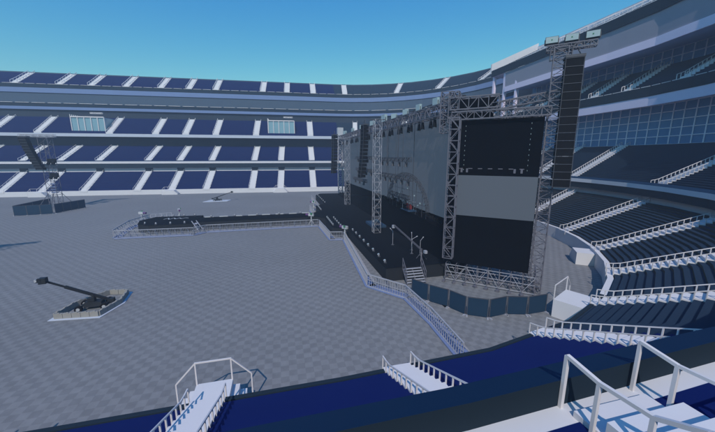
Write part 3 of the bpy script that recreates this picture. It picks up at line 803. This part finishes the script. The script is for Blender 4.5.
b = MB(); cxm, cym = -12.6, 23.4
out = [(cxm+(x-cxm)*1.16, cym+(y-cym)*1.16) for x, y in enc]; inn = [(cxm+(x-cxm)*1.02, cym+(y-cym)*1.02) for x, y in enc]
for k in range(6):
    a, c, d, e = out[k], out[(k+1)%6], inn[(k+1)%6], inn[k]
    b.hexa([(*p,z) for z in (.004,.03) for p in (a,c,d,e)])
b.build('base_plate', 'wall', er)

def boom_machine(label, x, y, rz, tip, sc=1.0, group='boom machines parked on the floor'):
    r_ = thing('boom_crane', label, 'crane', (x,y,0), rz, group); r_.scale = (sc,sc,sc)
    b = MB(); b.hexa([(-.45,-.28,.16),(.45,-.28,.16),(.45,.28,.16),(-.45,.28,.16),(-.38,-.24,.48),(.42,-.24,.40),(.42,.24,.40),(-.38,.24,.48)])
    b.box((-.1,0,.56),(.34,.3,.2)); b.build('chassis', 'machine', r_)
    for sx in (-.62,.62):
        for sy in (-.42,.42):
            w = MB(); w.tube((sx,sy-.09,.19),(sx,sy+.09,.19),.19,16); wo = w.build('wheel', 'rubber', r_)
            h = MB(); h.tube((sx,sy-.1,.19),(sx,sy+.1,.19),.095,12); h.build('hub', 'lightgrey', wo)
        b = MB(); b.bar((sx,-.4,.19),(sx,.4,.19),.08); b.bar((sx,0,.19),(sx*.5,0,.26),.1); b.build('axle', 'machine', r_)
    b = MB(); b.tube((0,0,.45),(0,0,.85),.12,12,.09); b.build('turret', 'machine', r_)
    t = Vector(tip); o0 = Vector((0,0,.82)); dd = (t-o0).normalized()
    b = MB(); b.bar(o0-dd*.9, o0+dd*1.4, .13,.15); b.bar(o0+dd*1.3, t, .085,.10); b.build('boom', 'machine', r_)
    b = MB(); b.box(tuple(o0-dd*1.0),(.3,.28,.26)); b.build('counterweight', 'machine', r_)
    b = MB(); b.box(tuple(t+dd*.12),(.32,.3,.32)); b.box(tuple(t+dd*.3+Vector((0,0,-.06))),(.22,.24,.18)); b.build('head', 'machine', r_)
    b = MB(); b.box(tuple(t+dd*.44+Vector((0,0,-.12))),(.1,.18,.12)); b.build('lamp', 'lightgrey', r_)
    return r_
boom_machine('black wheeled boom crane with its arm raised inside the beige block ring', -12.55, 23.1, R(6), (-1.75,-.6,2.15), 1.12)
# the small twin far across the floor, on a pale plate
boom_machine('small distant boom crane on a pale plate behind the catwalk', -14.3, 76.8, R(10), (2.6,-.3,1.7), 1.15)
pl = MB(); pl.prism([(-17.2,75.4),(-12.0,75.6),(-11.4,77.6),(-16.0,78.8)], .0, .09)
b = pl.build('crane_plate', 'wall'); tag(b, 'pale low plate under the small distant boom crane', 'plate')

# ------------------------------------------------------------------ delay tower on the far left and its fence
def delay_tower(label, lab2, lab3, x, y, rz):
    r_ = thing('delay_tower', label, 'tower', (x,y,0), rz)
    b = MB(); b.truss((0,0,0),(0,0,13.6), 1.5,1.5, step=1.35, t=.07, td=.04); b.build('mast', 'steel', r_)
    b = MB(); b.truss((-3.9,0,14.0),(1.7,0,14.0), .5,.45, step=.5, t=.09, td=.05); b.build('cross_arm', 'barrier', r_)
    b = MB()
    for sx in (-1,1):
        for sy in (-1,1): b.bar((sx*.7,sy*.7,3.0),(sx*2.2,sy*2.0,0),.08)
    b.build('outrigger', 'steel', r_)
    b = MB()
    for k in range(4): b.box((.1,0,3.2+.55*k),(.8,.8,.18))
    b.build('equipment_rack', 'kick', r_)
    for k, z in enumerate((9.3,6.6)):
        l = MB(); l.box((1.0,-.9,z),(1.2,.5,.8)); l.bar((0,-.6,z),(1.0,-.8,z),.08); l.tube((.6,-1.1,z-.3),(.6,-1.4,z-.6),.26,8); l.tube((1.35,-1.1,z-.3),(1.35,-1.4,z-.6),.26,8); l.build('lamp_cluster', 'speaker', r_)
    return r_
delay_tower('slender delay tower with lamps standing inside the fenced square at far left', '', '', -43.2, 73.2, 0)
la = thing('line_array', 'curved black line array hanging on the delay tower at far left', 'loudspeaker', (-46.0, 72.6, 0), 0, 'line array loudspeakers hung around the stage')
n = 12
fr = MB(); fr.box((0,0,13.75),(1.4,1.1,.16)); fr.build('flying_frame', 'gsteel', la)
for k in range(n):
    t = (k+.5)/n; b = MB(); b.box((1.9*t**1.35, -.2, 13.6-6.0*t),(1.15,1.0,.5)); b.build('speaker_cabinet', 'speaker', la)
b = MB()
for k in range(n+1):
    t = k/n; b.bar((1.9*t**1.35-.55,-.73,13.65-6.0*t),(1.9*t**1.35+.55,-.73,13.65-6.0*t),.07)
b.build('rigging', 'gsteel', la)
off = dup([o for o in COL.objects if o.name == 'delay_tower'][0], (-35.2,30.2,0), .3, 'delay tower just outside the left edge whose shadow falls on the floor')
offa = dup(la, (-36.6,30.0,0), .3, 'curved black line array on the delay tower outside the left edge')
dp = [(-43.4,65.2),(-41.9,65.5),(-40.4,65.8),(-39.4,66.3)]
NM = ['first','second','third','fourth','fifth','sixth','seventh']
q0 = [(-44.9,65.2),(-43.2,65.5),(-41.5,65.9),(-39.9,66.3)]
q1 = [(-39.7,66.5),(-39.3,68.0),(-38.9,69.5),(-38.5,71.0),(-38.1,72.5)]
for k in range(3): fence_panel(q0[k], q0[k+1], NM[k]+' blue panel from the left in the front of the delay tower fence', 'blue fence panels around the delay tower', 1.6, .04)
for k in range(4): fence_panel(q1[k], q1[k+1], NM[k]+' blue panel going back along the right side of the delay tower fence', 'blue fence panels around the delay tower', 1.6, .04)
q2 = [(-45.1,65.6),(-45.4,68.2),(-45.6,70.8),(-45.8,73.4),(-45.8,76)]
for k in range(4): fence_panel(q2[k], q2[k+1], NM[k]+' blue panel going back along the left side of the delay tower fence', 'blue fence panels around the delay tower', 1.6, .04)

# ------------------------------------------------------------------ roots: keep parts where they were modelled in world space
WORLD_ROOTS = [near, end, corner, far, stage, cw, sat, mscr, rs, er]
for r_ in WORLD_ROOTS:
    for c in r_.children: c.location = Vector(c.location)-Vector(r_.location)

# ------------------------------------------------------------------ haze
hz = MB(); hz.box((0,100,24),(860,740,50))
o = hz.build('haze', 'field'); o.data.materials.clear()
hm = bpy.data.materials.new('haze_air'); hm.use_nodes = True; nt = hm.node_tree
nt.nodes.remove(nt.nodes['Principled BSDF'])
pv = nt.nodes.new('ShaderNodeVolumePrincipled'); pv.inputs['Color'].default_value = (.62,.78,1,1); pv.inputs['Density'].default_value = .0017; pv.inputs['Anisotropy'].default_value = 0
nt.links.new(pv.outputs['Volume'], nt.nodes['Material Output'].inputs['Volume'])
o.data.materials.append(hm); tag(o, None, None, kind='stuff')

# ------------------------------------------------------------------ light, world, camera
sv = Vector((-.33,-.85,.90)).normalized()
w = bpy.data.worlds.new('World'); SC.world = w; w.use_nodes = True; nt = w.node_tree
bg = nt.nodes['Background']; sky = nt.nodes.new('ShaderNodeTexSky'); sky.sky_type = 'NISHITA'; sky.sun_disc = False
sky.sun_elevation = math.asin(sv.z); sky.sun_rotation = math.atan2(sv.x, sv.y); sky.air_density = 1.3; sky.dust_density = .3; sky.ozone_density = 2.5
tn = nt.nodes.new('ShaderNodeMix'); tn.data_type = 'RGBA'; tn.blend_type = 'MULTIPLY'; tn.inputs['Factor'].default_value = 1
tn.inputs['B'].default_value = (.42,.86,.98,1)      # deep, clean blue of this sky
nt.links.new(sky.outputs['Color'], tn.inputs['A']); sep = nt.nodes.new('ShaderNodeSeparateColor'); com = nt.nodes.new('ShaderNodeCombineColor')
nt.links.new(tn.outputs['Result'], sep.inputs['Color'])
for ch, ref, pw, gain, top in (('Red',1.10,2.3,.86,2.0), ('Green',3.18,1.3,.97,4.5), ('Blue',5.3,.35,.92,7)):
    a1 = nt.nodes.new('ShaderNodeMath'); a1.operation = 'DIVIDE'; a1.inputs[1].default_value = ref
    a2 = nt.nodes.new('ShaderNodeMath'); a2.operation = 'POWER'; a2.inputs[1].default_value = pw
    a3 = nt.nodes.new('ShaderNodeMath'); a3.operation = 'MULTIPLY'; a3.inputs[1].default_value = ref*gain
    a4 = nt.nodes.new('ShaderNodeMath'); a4.operation = 'MINIMUM'; a4.inputs[1].default_value = top
    nt.links.new(sep.outputs[ch], a1.inputs[0]); nt.links.new(a1.outputs[0], a2.inputs[0]); nt.links.new(a2.outputs[0], a3.inputs[0]); nt.links.new(a3.outputs[0], a4.inputs[0]); nt.links.new(a4.outputs[0], com.inputs[ch])
nt.links.new(com.outputs['Color'], bg.inputs['Color']); bg.inputs['Strength'].default_value = .135
sl = bpy.data.lights.new('sun', 'SUN'); sl.energy = 2.9; sl.angle = R(.5); sl.color = (1,.91,.84)
so = bpy.data.objects.new('sun', sl); COL.objects.link(so); so.rotation_euler = (-sv).to_track_quat('-Z','Y').to_euler()
cd = bpy.data.cameras.new('camera'); co = bpy.data.objects.new('camera', cd); COL.objects.link(co)
co.location = (0,0,10); co.rotation_euler = (R(90-10.8),0,R(-14)); cd.sensor_fit = 'VERTICAL'; cd.angle = R(70); cd.clip_start = .05; cd.clip_end = 2000
SC.camera = co
SC.view_settings.view_transform = 'Standard'; SC.view_settings.look = 'None'; SC.view_settings.exposure = .1; SC.view_settings.gamma = 1
